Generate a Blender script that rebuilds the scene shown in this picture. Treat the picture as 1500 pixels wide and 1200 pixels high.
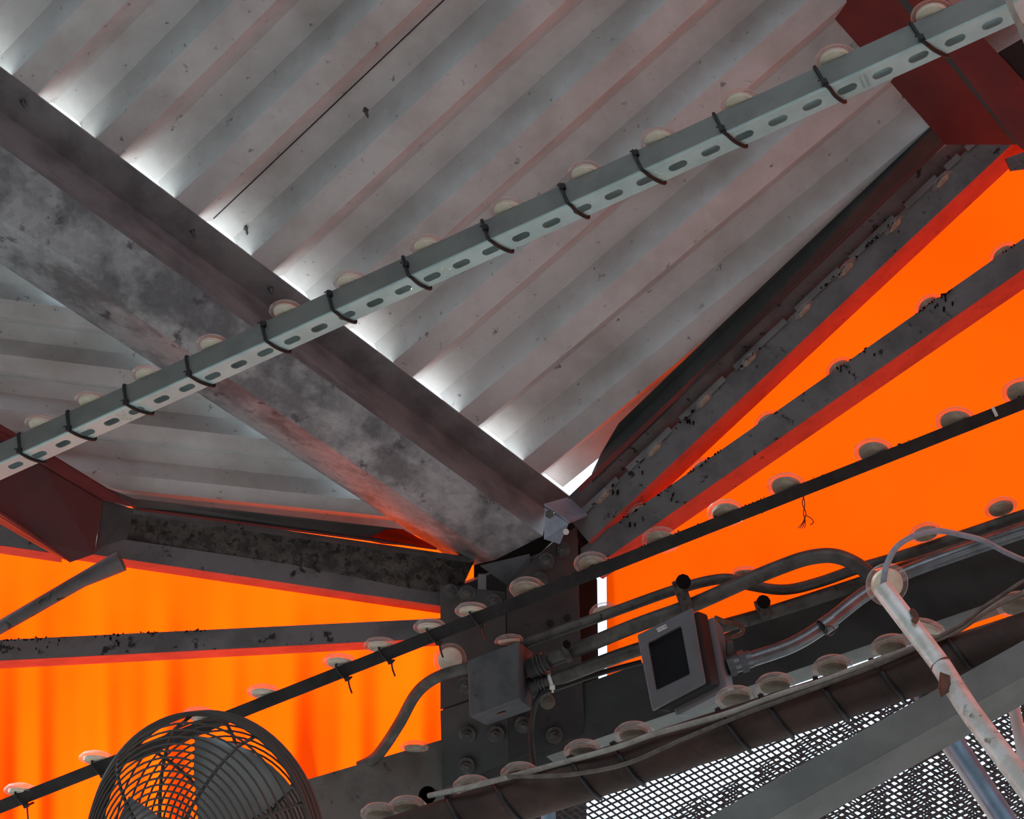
import bpy, bmesh, math, random
from mathutils import Vector, Matrix, Quaternion
random.seed(7)
for o in list(bpy.data.objects): bpy.data.objects.remove(o)
S = bpy.context.scene
COL = S.collection

# ------------------------------------------------------------------ camera
FPX = 2200.0
PITCH = math.radians(20)
CAM = Vector((0, 0, 1.6))
R = Vector((1, 0, 0))
F = Vector((0, math.cos(PITCH), math.sin(PITCH)))
U = Vector((0, -math.sin(PITCH), math.cos(PITCH)))
cd = bpy.data.cameras.new('camera'); cam = bpy.data.objects.new('camera', cd); COL.objects.link(cam)
cd.sensor_fit = 'HORIZONTAL'; cd.sensor_width = 36.0; cd.lens = FPX / 1500 * 36
cd.clip_start = 0.05; cd.clip_end = 200
cam.location = CAM
cam.rotation_euler = (math.pi / 2 + PITCH, 0, 0)
S.camera = cam
# ------------------------------------------------------------------ sky, sun, exposure
w = bpy.data.worlds.new('sky'); S.world = w; w.use_nodes = True
bg = w.node_tree.nodes['Background']
bg.inputs[0].default_value = (0.72, 0.88, 1.0, 1); bg.inputs[1].default_value = 1.05
sd = bpy.data.lights.new('sun', 'SUN'); sun = bpy.data.objects.new('sun', sd); COL.objects.link(sun)
sd.energy = 6.0; sd.angle = math.radians(3); sd.color = (1, 0.98, 0.95)
SUNDIR = Vector((-0.72, 0.45, 0.53)).normalized()
sun.rotation_euler = SUNDIR.to_track_quat('Z', 'Y').to_euler()
S.view_settings.view_transform = 'Standard'; S.view_settings.look = 'None'
S.view_settings.gamma = 1; S.view_settings.use_curve_mapping = False
S.view_settings.exposure = 0.76

# ------------------------------------------------------------------ geometry helpers
def P(x, y, d):
    return CAM + d * (F + (x - 750) / FPX * R + (600 - y) / FPX * U)
def solve3(A, b):
    M = Matrix(A); return M.inverted() @ Vector(b)
class Plane:                       # a plane through three measured points
    def __init__(s, *pts):
        s.k = solve3([(p[0], p[1], 1) for p in pts], [1 / p[2] for p in pts])
        a, b, c = [P(*p) for p in pts]
        s.n = (b - a).cross(c - a).normalized()
        if s.n.dot(CAM - a) < 0: s.n = -s.n
    def d(s, x, y): return 1 / (s.k[0] * x + s.k[1] * y + s.k[2])
    def p(s, x, y, off=0.0): return P(x, y, s.d(x, y)) + s.n * off
class Line:                        # a straight member between two measured points
    def __init__(s, a, b):
        s.a, s.b = a, b; s.p0, s.p1 = P(*a), P(*b)
    def d(s, x):
        k = (x - s.a[0]) / (s.b[0] - s.a[0]); return 1 / ((1 - k) / s.a[2] + k / s.b[2])
    def y(s, x):
        k = (x - s.a[0]) / (s.b[0] - s.a[0]); return s.a[1] + k * (s.b[1] - s.a[1])
    def at(s, x, dy=0.0, dd=0.0): return P(x, s.y(x) + dy, s.d(x) + dd)
def ext(a, b, k):                  # the same straight member carried on past b by k of its length
    q = P(*b) + (P(*b) - P(*a)) * k - CAM
    d = q.dot(F); return (750 + q.dot(R) / d * FPX, 600 - q.dot(U) / d * FPX, d)
def frame(p0, p1, rot=0.0):
    t = (p1 - p0).normalized(); view = ((p0 + p1) / 2 - CAM).normalized()
    n = -(view - view.dot(t) * t).normalized()
    v = t.cross(n)
    if v.dot(U) < 0: v = -v
    c, s = math.cos(math.radians(rot)), math.sin(math.radians(rot))
    return t, v * c + n * s, n * c - v * s
def empty(name, loc):
    o = bpy.data.objects.new(name, None); o.empty_display_size = 0.05
    COL.objects.link(o); o.location = loc; return o
def tag(o, label, cat, group=None, kind=None):
    if label: o['label'] = label
    if cat: o['category'] = cat
    if group: o['group'] = group
    if kind: o['kind'] = kind
    return o
def thing(name, label, cat, loc, group=None):
    return tag(empty(name, loc), label, cat, group)
def world_loc(o):
    l = Vector((0, 0, 0))
    while o is not None: l += o.location; o = o.parent
    return l
class MB:
    def __init__(s): s.v = []; s.f = []
    def add(s, vs, fs):
        k = len(s.v); s.v += [Vector(q) for q in vs]; s.f += [[i + k for i in q] for q in fs]; return s
    def prism(s, poly, vec):
        n = len(poly); vs = list(poly) + [q + vec for q in poly]
        fs = [list(range(n))[::-1], list(range(n, 2 * n))] + [[i, (i + 1) % n, (i + 1) % n + n, i + n] for i in range(n)]
        return s.add(vs, fs)
    def loft(s, a, b):             # two equal closed loops joined with caps
        n = len(a)
        return s.add(list(a) + list(b), [list(range(n))[::-1], list(range(n, 2 * n))] + [[i, (i + 1) % n, (i + 1) % n + n, i + n] for i in range(n)])
    def sweep(s, p0, p1, v, n, prof):
        return s.loft([p0 + v * a + n * b for a, b in prof], [p1 + v * a + n * b for a, b in prof])
    def box(s, c, ax, ay, az):     # half-axis vectors
        vs = [c + ax * i + ay * j + az * k for i in (-1, 1) for j in (-1, 1) for k in (-1, 1)]
        return s.add(vs, [[0, 1, 3, 2], [4, 6, 7, 5], [0, 4, 5, 1], [2, 3, 7, 6], [0, 2, 6, 4], [1, 5, 7, 3]])
    def tube(s, pts, r, seg=10, closed=False, cap=True, rs=None, flat=None):
        m = len(pts); T = []
        for i in range(m):
            a = pts[(i - 1) % m] if closed or i else pts[0]; b = pts[(i + 1) % m] if closed or i < m - 1 else pts[-1]
            T.append((b - a).normalized())
        ref = Vector((0, 0, 1)) if abs(T[0].z) < 0.9 else Vector((1, 0, 0))
        nn = (ref - ref.dot(T[0]) * T[0]).normalized(); vs = []
        for i in range(m):
            nn = (nn - nn.dot(T[i]) * T[i]).normalized(); bb = T[i].cross(nn)
            rr = rs[i] if rs else r
            for k in range(seg):
                a = 2 * math.pi * k / seg
                vs.append(pts[i] + nn * (math.cos(a) * rr) + bb * (math.sin(a) * rr))
        fs = []
        for i in range(m if closed else m - 1):
            j = (i + 1) % m
            for k in range(seg):
                fs.append([i * seg + k, i * seg + (k + 1) % seg, j * seg + (k + 1) % seg, j * seg + k])
        if cap and not closed:
            fs.append(list(range(seg))[::-1]); fs.append([(m - 1) * seg + k for k in range(seg)])
        return s.add(vs, fs)
    def lathe(s, prof, c, axis, seg=20):
        ax = axis.normalized(); ref = Vector((0, 0, 1)) if abs(ax.z) < 0.9 else Vector((1, 0, 0))
        u = (ref - ref.dot(ax) * ax).normalized(); v = ax.cross(u); vs = []; fs = []
        for r, z in prof:
            for k in range(seg):
                a = 2 * math.pi * k / seg; vs.append(c + ax * z + (u * math.cos(a) + v * math.sin(a)) * r)
        for i in range(len(prof) - 1):
            for k in range(seg):
                fs.append([i * seg + k, i * seg + (k + 1) % seg, (i + 1) * seg + (k + 1) % seg, (i + 1) * seg + k])
        return s.add(vs, fs)
    def build(s, name, mat, parent=None, smooth=False, bevel=0.0, kind=None):
        me = bpy.data.meshes.new(name)
        if parent is not None: org = world_loc(parent)
        else: org = sum(s.v, Vector((0, 0, 0))) / len(s.v)
        me.from_pydata([q - org for q in s.v], [], s.f); me.validate()
        bm = bmesh.new(); bm.from_mesh(me); bmesh.ops.recalc_face_normals(bm, faces=bm.faces); bm.to_mesh(me); bm.free()
        me.materials.append(M[mat] if isinstance(mat, str) else mat)
        if smooth:
            for q in me.polygons: q.use_smooth = True
            me.set_sharp_from_angle(angle=math.radians(38))
        o = bpy.data.objects.new(name, me); COL.objects.link(o)
        if parent is not None: o.parent = parent
        else: o.location = org
        if bevel:
            b = o.modifiers.new('bevel', 'BEVEL'); b.width = bevel; b.segments = 2; b.limit_method = 'ANGLE'
        if kind: o['kind'] = kind
        return o
def smooth_path(pts, k=6):         # Catmull-Rom
    out = []
    for i in range(len(pts) - 1):
        a = pts[max(i - 1, 0)]; b = pts[i]; c = pts[i + 1]; d = pts[min(i + 2, len(pts) - 1)]
        for j in range(k):
            t = j / k
            out.append(0.5 * ((2 * b) + (c - a) * t + (2 * a - 5 * b + 4 * c - d) * t * t + (3 * b - a - 3 * c + d) * t ** 3))
    out.append(pts[-1]); return out
def strip(points, th):             # open 2D profile -> closed polygon of thickness th
    nrm = []
    for i in range(len(points)):
        a = points[max(i - 1, 0)]; b = points[min(i + 1, len(points) - 1)]
        dx, dy = b[0] - a[0], b[1] - a[1]; l = math.hypot(dx, dy) or 1
        nrm.append((dy / l, -dx / l))
    return list(points) + [(p[0] + n[0] * th, p[1] + n[1] * th) for p, n in list(zip(points, nrm))[::-1]]
ORD = ['first', 'second', 'third', 'fourth', 'fifth', 'sixth', 'seventh', 'eighth', 'ninth', 'tenth', 'eleventh', 'twelfth', 'thirteenth', 'fourteenth', 'fifteenth', 'sixteenth', 'seventeenth', 'eighteenth']

# ------------------------------------------------------------------ materials
M = {}
def mat(name, c1, c2=None, scale=6.0, lo=0.4, hi=0.62, rough=0.6, metal=0.0, c3=None, s3=30.0, lo3=0.58, hi3=0.68, bump=0.0, bscale=120.0, spec=0.4, stretch=None, spangle=0.0):
    m = bpy.data.materials.new(name); m.use_nodes = True; M[name] = m
    N, L = m.node_tree.nodes, m.node_tree.links
    b = N['Principled BSDF']; b.inputs['Roughness'].default_value = rough; b.inputs['Metallic'].default_value = metal
    b.inputs['Specular IOR Level'].default_value = spec
    tc = N.new('ShaderNodeTexCoord'); src = tc.outputs['Object']
    if stretch:
        mp = N.new('ShaderNodeMapping'); mp.inputs['Scale'].default_value = stretch; L.new(src, mp.inputs[0]); src = mp.outputs[0]
    out = None
    def layer(prev, colour, sc, l, h, det=6.0, off=0.0):
        nz = N.new('ShaderNodeTexNoise'); nz.inputs['Scale'].default_value = sc; nz.inputs['Detail'].default_value = det
        nz.inputs['Roughness'].default_value = 0.62
        L.new(src, nz.inputs['Vector'])
        mr = N.new('ShaderNodeMapRange'); mr.inputs[1].default_value = l; mr.inputs[2].default_value = h; L.new(nz.outputs[0], mr.inputs[0])
        mx = N.new('ShaderNodeMix'); mx.data_type = 'RGBA'; L.new(mr.outputs[0], mx.inputs[0])
        if isinstance(prev, tuple): mx.inputs[6].default_value = (*prev, 1)
        else: L.new(prev, mx.inputs[6])
        mx.inputs[7].default_value = (*colour, 1); return mx.outputs[2]
    cur = c1
    if c2: cur = layer(cur, c2, scale, lo, hi)
    if c3: cur = layer(cur, c3, s3, lo3, hi3)
    if spangle:
        vo = N.new('ShaderNodeTexVoronoi'); vo.inputs['Scale'].default_value = 90; L.new(src, vo.inputs['Vector'])
        hs = N.new('ShaderNodeSeparateColor'); L.new(vo.outputs['Color'], hs.inputs[0])
        mr = N.new('ShaderNodeMapRange'); mr.inputs[3].default_value = 1 - spangle; mr.inputs[4].default_value = 1 + spangle; L.new(hs.outputs[0], mr.inputs[0])
        vm = N.new('ShaderNodeVectorMath'); vm.operation = 'MULTIPLY'
        if isinstance(cur, tuple): vm.inputs[0].default_value = cur
        else: L.new(cur, vm.inputs[0])
        L.new(mr.outputs[0], vm.inputs[1]); cur = vm.outputs[0]
    if isinstance(cur, tuple): b.inputs['Base Color'].default_value = (*cur, 1)
    else: L.new(cur, b.inputs['Base Color'])
    if bump:
        nz = N.new('ShaderNodeTexNoise'); nz.inputs['Scale'].default_value = bscale; nz.inputs['Detail'].default_value = 5; L.new(tc.outputs['Object'], nz.inputs['Vector'])
        bp = N.new('ShaderNodeBump'); bp.inputs['Strength'].default_value = bump; bp.inputs['Distance'].default_value = 0.004
        L.new(nz.outputs[0], bp.inputs['Height']); L.new(bp.outputs[0], b.inputs['Normal'])
    return m
mat('deck_paint', (0.57, 0.595, 0.595), (0.40, 0.405, 0.39), 7, 0.40, 0.70, 0.55, 0, (0.10, 0.09, 0.08), 48, 0.64, 0.74)
mat('galvanised', (0.34, 0.37, 0.385), (0.15, 0.162, 0.172), 9, 0.44, 0.60, 0.5, 0.25, (0.09, 0.09, 0.10), 22, 0.60, 0.68, spangle=0.10)
mat('galvanised_web', (0.21, 0.21, 0.212), (0.13, 0.13, 0.135), 12, 0.42, 0.62, 0.45, 0.25)
mat('shade_wall_grey', (0.10, 0.10, 0.10), (0.08, 0.08, 0.08), 2, 0.42, 0.62, 0.9)
mat('strut_zinc_lit', (0.52, 0.68, 0.66), (0.42, 0.57, 0.56), 14, 0.42, 0.62, 0.4, 0.3, spec=0.5)  # paler copy of the zinc, for the lit slotted face
mat('strut_zinc_shaded', (0.22, 0.225, 0.205), (0.18, 0.185, 0.17), 18, 0.42, 0.62, 0.5, 0.35)  # darker copy of the zinc, painting the strut's shaded side face
mat('flange_red', (0.62, 0.10, 0.075), (0.46, 0.07, 0.055), 20, 0.42, 0.66, 0.6, 0, (0.16, 0.05, 0.04), 60, 0.64, 0.72)
mat('girder_grey', (0.15, 0.15, 0.135), (0.10, 0.10, 0.09), 12, 0.42, 0.62, 0.6, 0.1, (0.025, 0.024, 0.02), 60, 0.64, 0.70)
mat('rail_steel', (0.15, 0.15, 0.152), (0.095, 0.095, 0.097), 10, 0.45, 0.62, 0.55, 0.15, (0.012, 0.011, 0.010), 34, 0.60, 0.66)
mat('sooty_steel', (0.085, 0.08, 0.072), (0.035, 0.033, 0.03), 40, 0.42, 0.60, 0.8, 0.0, (0.015, 0.014, 0.012), 70, 0.52, 0.62, bump=0.8)
mat('dusty_plastic', (0.46, 0.40, 0.30), (0.30, 0.26, 0.20), 60, 0.42, 0.62, 0.6)
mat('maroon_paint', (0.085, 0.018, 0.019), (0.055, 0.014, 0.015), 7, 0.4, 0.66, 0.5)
mat('post_steel', (0.058, 0.062, 0.061), (0.038, 0.041, 0.040), 8, 0.42, 0.62, 0.6, 0.2, (0.02, 0.02, 0.02), 50, 0.68, 0.74)
mat('bracket_zinc', (0.34, 0.40, 0.50), (0.25, 0.28, 0.33), 16, 0.42, 0.62, 0.4, 0.4)
mat('dark_bar', (0.030, 0.028, 0.026), (0.015, 0.014, 0.013), 30, 0.42, 0.62, 0.6, 0.2)
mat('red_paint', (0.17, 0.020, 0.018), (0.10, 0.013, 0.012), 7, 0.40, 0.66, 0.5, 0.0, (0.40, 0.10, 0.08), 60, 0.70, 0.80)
mat('rusty_pipe', (0.085, 0.052, 0.042), (0.048, 0.032, 0.027), 12, 0.40, 0.62, 0.7, 0.1, (0.14, 0.08, 0.055), 40, 0.64, 0.76, bump=0.25)
mat('conduit_grey', (0.125, 0.122, 0.112), (0.07, 0.067, 0.06), 24, 0.42, 0.62, 0.5, 0.4, (0.03, 0.028, 0.025), 60, 0.62, 0.70)
mat('conduit_silver', (0.24, 0.26, 0.28), (0.17, 0.18, 0.19), 24, 0.42, 0.62, 0.32, 0.7)
mat('peeling_silver', (0.82, 0.84, 0.82), (0.66, 0.66, 0.60), 30, 0.45, 0.55, 0.35, 0.15, (0.22, 0.17, 0.12), 45, 0.62, 0.68)
mat('rust_flat', (0.20, 0.09, 0.055), (0.10, 0.05, 0.035), 40, 0.40, 0.60, 0.8)
mat('black_rubber', (0.012, 0.012, 0.013), None, rough=0.5)
mat('black_plastic', (0.010, 0.010, 0.011), None, rough=0.42)
mat('white_plastic', (0.72, 0.71, 0.66), None, rough=0.5)
mat('cream_plastic', (0.84, 0.79, 0.64), (0.72, 0.66, 0.52), 60, 0.42, 0.62, 0.45)
mat('box_grey', (0.085, 0.089, 0.097), (0.06, 0.063, 0.068), 22, 0.46, 0.62, 0.6, 0.1, (0.03, 0.03, 0.03), 60, 0.66, 0.72)
mat('flood_grey', (0.165, 0.175, 0.19), (0.145, 0.152, 0.165), 15, 0.42, 0.62, 0.45, 0.1)
mat('flood_inner', (0.03, 0.03, 0.032), (0.09, 0.08, 0.06), 40, 0.56, 0.70, 0.5)
mat('bolt_steel', (0.07, 0.07, 0.068), (0.12, 0.115, 0.105), 60, 0.45, 0.6, 0.5, 0.4)
mat('bolt_pale', (0.17, 0.155, 0.12), None, rough=0.6)
mat('cable_pale', (0.40, 0.40, 0.36), (0.28, 0.27, 0.24), 50, 0.42, 0.62, 0.6)
mat('cable_brown', (0.16, 0.14, 0.12), (0.09, 0.08, 0.07), 50, 0.42, 0.62, 0.6)
mat('cable_blue', (0.36, 0.42, 0.48), (0.26, 0.31, 0.36), 50, 0.42, 0.62, 0.5)
mat('fan_wire', (0.085, 0.076, 0.068), None, rough=0.45, metal=0.3)
mat('fan_blade', (0.30, 0.305, 0.30), (0.25, 0.25, 0.25), 15, 0.42, 0.62, 0.4, 0.2)
mat('mesh_wire', (0.10, 0.085, 0.09), (0.06, 0.05, 0.05), 60, 0.42, 0.62, 0.6)
mat('beam_green', (0.20, 0.22, 0.21), (0.15, 0.165, 0.16), 9, 0.42, 0.62, 0.55, 0.1)
mat('blue_tube', (0.26, 0.38, 0.50), (0.18, 0.27, 0.36), 14, 0.42, 0.62, 0.4, 0.3)
mat('white_paint', (0.80, 0.80, 0.79), None, rough=0.5)
mat('concrete', (0.25, 0.248, 0.24), (0.20, 0.198, 0.19), 1.2, 0.42, 0.62, 0.9)
mat('sticker', (0.72, 0.72, 0.70), None, rough=0.5)
mat('ink', (0.03, 0.03, 0.03), None, rough=0.6)
mat('grey_ink', (0.24, 0.27, 0.27), None, rough=0.6)
mat('flaked_foil', (0.85, 0.85, 0.66), None, rough=0.2, metal=0.6)
mat('soot', (0.012, 0.010, 0.009), None, rough=0.95, spec=0.05)
mat('string_red', (0.14, 0.03, 0.02), None, rough=0.8)

def clear_lens():
    m = bpy.data.materials.new('clear_lens'); m.use_nodes = True; M['clear_lens'] = m
    N, L = m.node_tree.nodes, m.node_tree.links; N.clear()
    out = N.new('ShaderNodeOutputMaterial'); m1 = N.new('ShaderNodeMixShader'); m2 = N.new('ShaderNodeMixShader'); tr = N.new('ShaderNodeBsdfTransparent')
    gl = N.new('ShaderNodeBsdfGlossy'); df = N.new('ShaderNodeBsdfDiffuse'); lw = N.new('ShaderNodeLayerWeight'); mp = N.new('ShaderNodeMapRange')
    tr.inputs[0].default_value = (0.98, 0.95, 0.94, 1); gl.inputs['Roughness'].default_value = 0.2; df.inputs[0].default_value = (0.75, 0.66, 0.62, 1)
    lw.inputs[0].default_value = 0.35; mp.inputs[3].default_value = 0.08; mp.inputs[4].default_value = 0.62
    L.new(lw.outputs['Facing'], mp.inputs[0]); m1.inputs[0].default_value = 0.22
    L.new(df.outputs[0], m1.inputs[1]); L.new(gl.outputs[0], m1.inputs[2]); L.new(mp.outputs[0], m2.inputs[0]); L.new(tr.outputs[0], m2.inputs[1]); L.new(m1.outputs[0], m2.inputs[2]); L.new(m2.outputs[0], out.inputs[0])
clear_lens()
def glass():
    m = bpy.data.materials.new('flood_glass'); m.use_nodes = True; M['flood_glass'] = m
    N, L = m.node_tree.nodes, m.node_tree.links; N.clear()
    out = N.new('ShaderNodeOutputMaterial'); mx = N.new('ShaderNodeMixShader'); tr = N.new('ShaderNodeBsdfTransparent')
    gl = N.new('ShaderNodeBsdfGlossy'); tr.inputs[0].default_value = (0.8, 0.82, 0.85, 1); gl.inputs['Roughness'].default_value = 0.05
    mx.inputs[0].default_value = 0.06
    L.new(tr.outputs[0], mx.inputs[1]); L.new(gl.outputs[0], mx.inputs[2]); L.new(mx.outputs[0], out.inputs[0])
glass()
def fabric():
    m = bpy.data.materials.new('orange_fabric'); m.use_nodes = True; M['orange_fabric'] = m
    N, L = m.node_tree.nodes, m.node_tree.links; N.clear()
    out = N.new('ShaderNodeOutputMaterial'); mx = N.new('ShaderNodeMixShader'); tl = N.new('ShaderNodeBsdfTranslucent'); df = N.new('ShaderNodeBsdfDiffuse')
    tc = N.new('ShaderNodeTexCoord'); nz = N.new('ShaderNodeTexNoise'); nz.inputs['Scale'].default_value = 2.2; nz.inputs['Detail'].default_value = 5
    L.new(tc.outputs['Object'], nz.inputs['Vector'])
    cr = N.new('ShaderNodeMix'); cr.data_type = 'RGBA'; mr = N.new('ShaderNodeMapRange'); mr.inputs[1].default_value = 0.35; mr.inputs[2].default_value = 0.65
    L.new(nz.outputs[0], mr.inputs[0]); L.new(mr.outputs[0], cr.inputs[0])
    cr.inputs[6].default_value = (0.92, 0.066, 0.0005, 1); cr.inputs[7].default_value = (0.95, 0.086, 0.0008, 1)
    L.new(cr.outputs[2], tl.inputs[0]); df.inputs[0].default_value = (0.75, 0.06, 0.01, 1)
    mx.inputs[0].default_value = 0.22
    L.new(tl.outputs[0], mx.inputs[1]); L.new(df.outputs[0], mx.inputs[2]); L.new(mx.outputs[0], out.inputs[0])
fabric()

# ------------------------------------------------------------------ the setting: ground, roof deck, fabric walls
g = MB(); g.add([(-60, -60, 0), (60, -60, 0), (60, 60, 0), (-60, 60, 0), (-60, -60, -0.2), (60, -60, -0.2), (60, 60, -0.2), (-60, 60, -0.2)],
               [[0, 1, 2, 3], [7, 6, 5, 4], [0, 4, 5, 1], [1, 5, 6, 2], [2, 6, 7, 3], [3, 7, 4, 0]])
tag(g.build('floor', 'concrete'), 'plain grey concrete ground under the canopy', None, kind='structure')

PR = Plane((85, 150, 2.65), (815, 705, 3.10), (1277, 173, 2.78))      # right roof slope
PL = Plane((-60, 346, 2.70), (680, 830, 3.14), (103, 663, 2.87))      # left roof slope
ceiling = tag(empty('ceiling', PR.p(700, 300)), 'pale corrugated metal roof deck seen from below', None, kind='structure')
PROF = ((0.0, 0), (0.31, 0), (0.51, 1), (0.80, 1), (1.0, 0))           # 0 high flute, 1 low rib (fractions of the pitch)
H = 0.056
def deck(plane, rib_a, rib_b, q0, q1, count, first, last, hip0, hip1, inset, far, name='corrugated_sheet', lift=0.0, h=0.056):
    """q0..q1: measured hip points count periods apart; sheet spans period numbers first..last"""
    e1 = (plane.p(*rib_b) - plane.p(*rib_a)).normalized(); e2 = plane.n.cross(e1)
    O = plane.p(*q0); D = plane.p(*q1) - O
    if e2.dot(D) < 0: e2 = -e2
    pitch = D.dot(e2) / count
    h0 = plane.p(*hip0) - O; h1 = plane.p(*hip1) - O
    def hip(s):
        k = (s - h0.dot(e2)) / (h1.dot(e2) - h0.dot(e2)); return h0.dot(e1) + k * (h1.dot(e1) - h0.dot(e1))
    def level(q):
        u = q - math.floor(q)
        for (a, la), (b, lb) in zip(PROF, PROF[1:]):
            if a <= u <= b: return la + (lb - la) * (u - a) / (b - a)
    ks = [first, last] + [i + u for i in range(int(math.floor(first)), int(math.ceil(last)) + 1) for u, lv in PROF[:-1] if first + 1e-4 < i + u < last - 1e-4]
    ss = [(q * pitch, level(q)) for q in sorted(ks)]
    vs = []; fs = []; nseg = 4; off = -plane.n
    for s, lv in ss:
        a0 = hip(s) - inset; a1 = far
        for j in range(nseg + 1):
            a = a0 + (a1 - a0) * j / nseg
            vs.append(O + e2 * s + e1 * a + off * (h * (1 - lv) + lift))
    n1 = nseg + 1
    top = len(vs); th = 0.0012
    vs += [q + off * th for q in vs[:top]]
    for i in range(len(ss) - 1):
        for j in range(nseg):
            a = i * n1 + j; fs.append([a, a + 1, a + n1 + 1, a + n1]); fs.append([top + a, top + a + n1, top + a + n1 + 1, top + a + 1])
    for i in range(len(ss) - 1):
        for j in (0, nseg):
            a = i * n1 + j; fs.append([a, a + n1, top + a + n1, top + a])
    m = MB(); m.add(vs, fs); ob = m.build(name, 'deck_paint', ceiling)
    return O, e1, e2, pitch
QR0, QR1 = (85, 150), (815, 705)
arg = dict(plane=PR, rib_a=(720, 637), rib_b=(1277, 173), q0=QR0, q1=QR1, count=7, hip0=(0, 97), hip1=(835, 727), inset=0.016, far=3.2)
INFO = deck(first=-14.0, last=2.0, **arg)
deck(first=1.97, last=7.30, lift=0.003, **arg)
O_, e1_, e2_, p_ = INFO
m = MB(); q = O_ + e2_ * (2.0 * p_) - PR.n * (H - 0.0005); m.box(q + e1_ * 1.515, e1_ * 1.50, e2_ * 0.0016, PR.n * 0.0012); m.build('lap_shadow', 'black_rubber', ceiling)  # black strip painting the shadow under the sheet's lapped edge
print('right pitch', INFO[3])
argl = dict(plane=PL, rib_a=(493, 705), rib_b=(103, 663), q0=(0, 395), q1=(590, 777), count=4.05, h=0.034, hip0=(-60, 346), hip1=(680, 830), inset=0.07, far=2.2)
INFOL = deck(first=-9, last=4.25, **argl)
print('left pitch', INFOL[3])

# unseen walls added behind and beside the viewer to shade the interior
b = MB(); b.box(Vector((-0.2, -1.7, 3.0)), R * 2.3, Vector((0, 0.1, 0)), Vector((0, 0, 1.6))); tag(b.build('wall_back_shade', 'shade_wall_grey'), 'added unseen grey wall shading the canopy from behind the viewer', None, kind='structure')
b = MB(); b.box(Vector((-2.5, 0.2, 2.9)), R * 0.1, Vector((0, 1.9, 0)), Vector((0, 0, 1.7))); tag(b.build('wall_side_shade', 'shade_wall_grey'), 'added unseen grey wall blocking light along the left side', None, kind='structure')
b = MB(); b.box(Vector((2.2, -0.9, 2.2)), R * 0.1, Vector((0, 0.7, 0)), Vector((0, 0, 2.2))); tag(b.build('wall_rear_right_shade', 'shade_wall_grey'), 'added unseen grey wall closing off light at the rear right', None, kind='structure')
# translucent orange sheets
WR = Plane((870, 800, 3.13), (1500, 300, 2.89), (1500, 800, 2.80))
WL = Plane((645, 900, 3.19), (0, 800, 3.03), (0, 1200, 2.97))
def sheet(name, plane, corners, nx, ny, fold, label):
    (a, b, c, d) = corners                 # tl, tr, br, bl in the wall's own plane
    vs = []; fs = []
    for j in range(ny + 1):
        for i in range(nx + 1):
            u, v = i / nx, j / ny
            x = (a[0] * (1 - u) + b[0] * u) * (1 - v) + (d[0] * (1 - u) + c[0] * u) * v
            y = (a[1] * (1 - u) + b[1] * u) * (1 - v) + (d[1] * (1 - u) + c[1] * u) * v
            vs.append(plane.p(x, y, fold(u, v)))
    n = nx + 1
    for j in range(ny):
        for i in range(nx):
            k = j * n + i; fs.append([k, k + 1, k + n + 1, k + n])
    m = MB(); m.add(vs, fs); o = m.build(name, 'orange_fabric', None, smooth=True)
    tag(o, label, None, kind='structure'); return o
sheet('wall_right', WR, ((889, 640), (2300, -672), (2300, 780), (889, 1015)), 40, 20, lambda u, v: 0.004 * math.sin(5 * u + 3 * v) * math.sin(4 * v), 'translucent orange sheet wall right of the corner post')
sw = MB(); sw.add([(1.80, 2.32, 1.6), (2.05, -0.2, 1.6), (2.05, -0.2, 4.2), (1.80, 2.32, 3.9)], [[0, 1, 2, 3]])  # unseen sheet added for its orange bounce onto the deck
tag(sw.build('wall_far_right_tint', 'orange_fabric'), 'added unseen orange sheet tinting the light from the right', None, kind='structure')
b = MB(); b.prism([WL.p(-300, 1420, -0.03), WL.p(735, 1310, -0.03), WL.p(735, 2050, -0.03), WL.p(-300, 2150, -0.03)], -WL.n * 0.1)  # unseen wall added to keep orange light from coming up below
tag(b.build('wall_front_shade', 'shade_wall_grey'), 'added unseen grey wall cutting orange bounce below the left sheet', None, kind='structure')
def foldL(u, v):
    k = max(0.0, min(1.0, (v - 0.16) / 0.5))
    return 1.5 * k * (0.020 * math.sin(2 * math.pi * (u * 4.2 + 0.1 + .05 * math.sin(6 * u))) + 0.011 * math.sin(2 * math.pi * (u * 9.7 + 0.35)) + 0.004 * math.sin(2 * math.pi * (u * 19 + .2)))
sheet('wall_left', WL, ((-160, 660), (735, 800), (735, 1330), (-160, 1450)), 160, 18, foldL, 'translucent orange sheet wall with soft vertical folds left of the post')

# ------------------------------------------------------------------ hip beam under the roof corner
def pt(x, y, d): return P(x, y, d)
hb = thing('hip_beam', 'stained galvanised hip beam running up under the roof corner', 'beam', P(700, 780, 3.05))
A0, A1 = PR.p(-60, 52, 0.004), PR.p(835, 727, 0.004)
B0, B1 = PR.p(-60, 116, 0.006), PR.p(802, 746, 0.006)
C0, C1 = P(-60, 170, 2.54), P(795, 785, 2.99)
E0, E1 = P(-60, 286, 2.57), P(726, 820, 3.02)
D0, D1 = PL.p(-60, 346, 0.004), PL.p(680, 830, 0.004)
def plate4(name, a0, a1, b1, b0, th, matname, parent):
    n = (a1 - a0).cross(b0 - a0).normalized()
    if n.dot(CAM - a0) > 0: n = -n
    m = MB(); m.prism([a0, a1, b1, b0], n * th); return m.build(name, matname, parent)
plate4('top_flange', A0, A1, B1, B0, 0.004, 'galvanised_web', hb)
m = MB(); m.prism([A0 - PR.n * .0045 , A1 - PR.n * .0045, B1.lerp(A1, -0.6) - PR.n * .0045, B0.lerp(A0, -0.6) - PR.n * .0045], -PR.n * 0.0015); m.build('bounce_strip', 'white_paint', hb)  # white strip added to bounce daylight into the deck flutes
plate4('web', B0, B1, C1, C0, 0.004, 'galvanised_web', hb)
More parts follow.
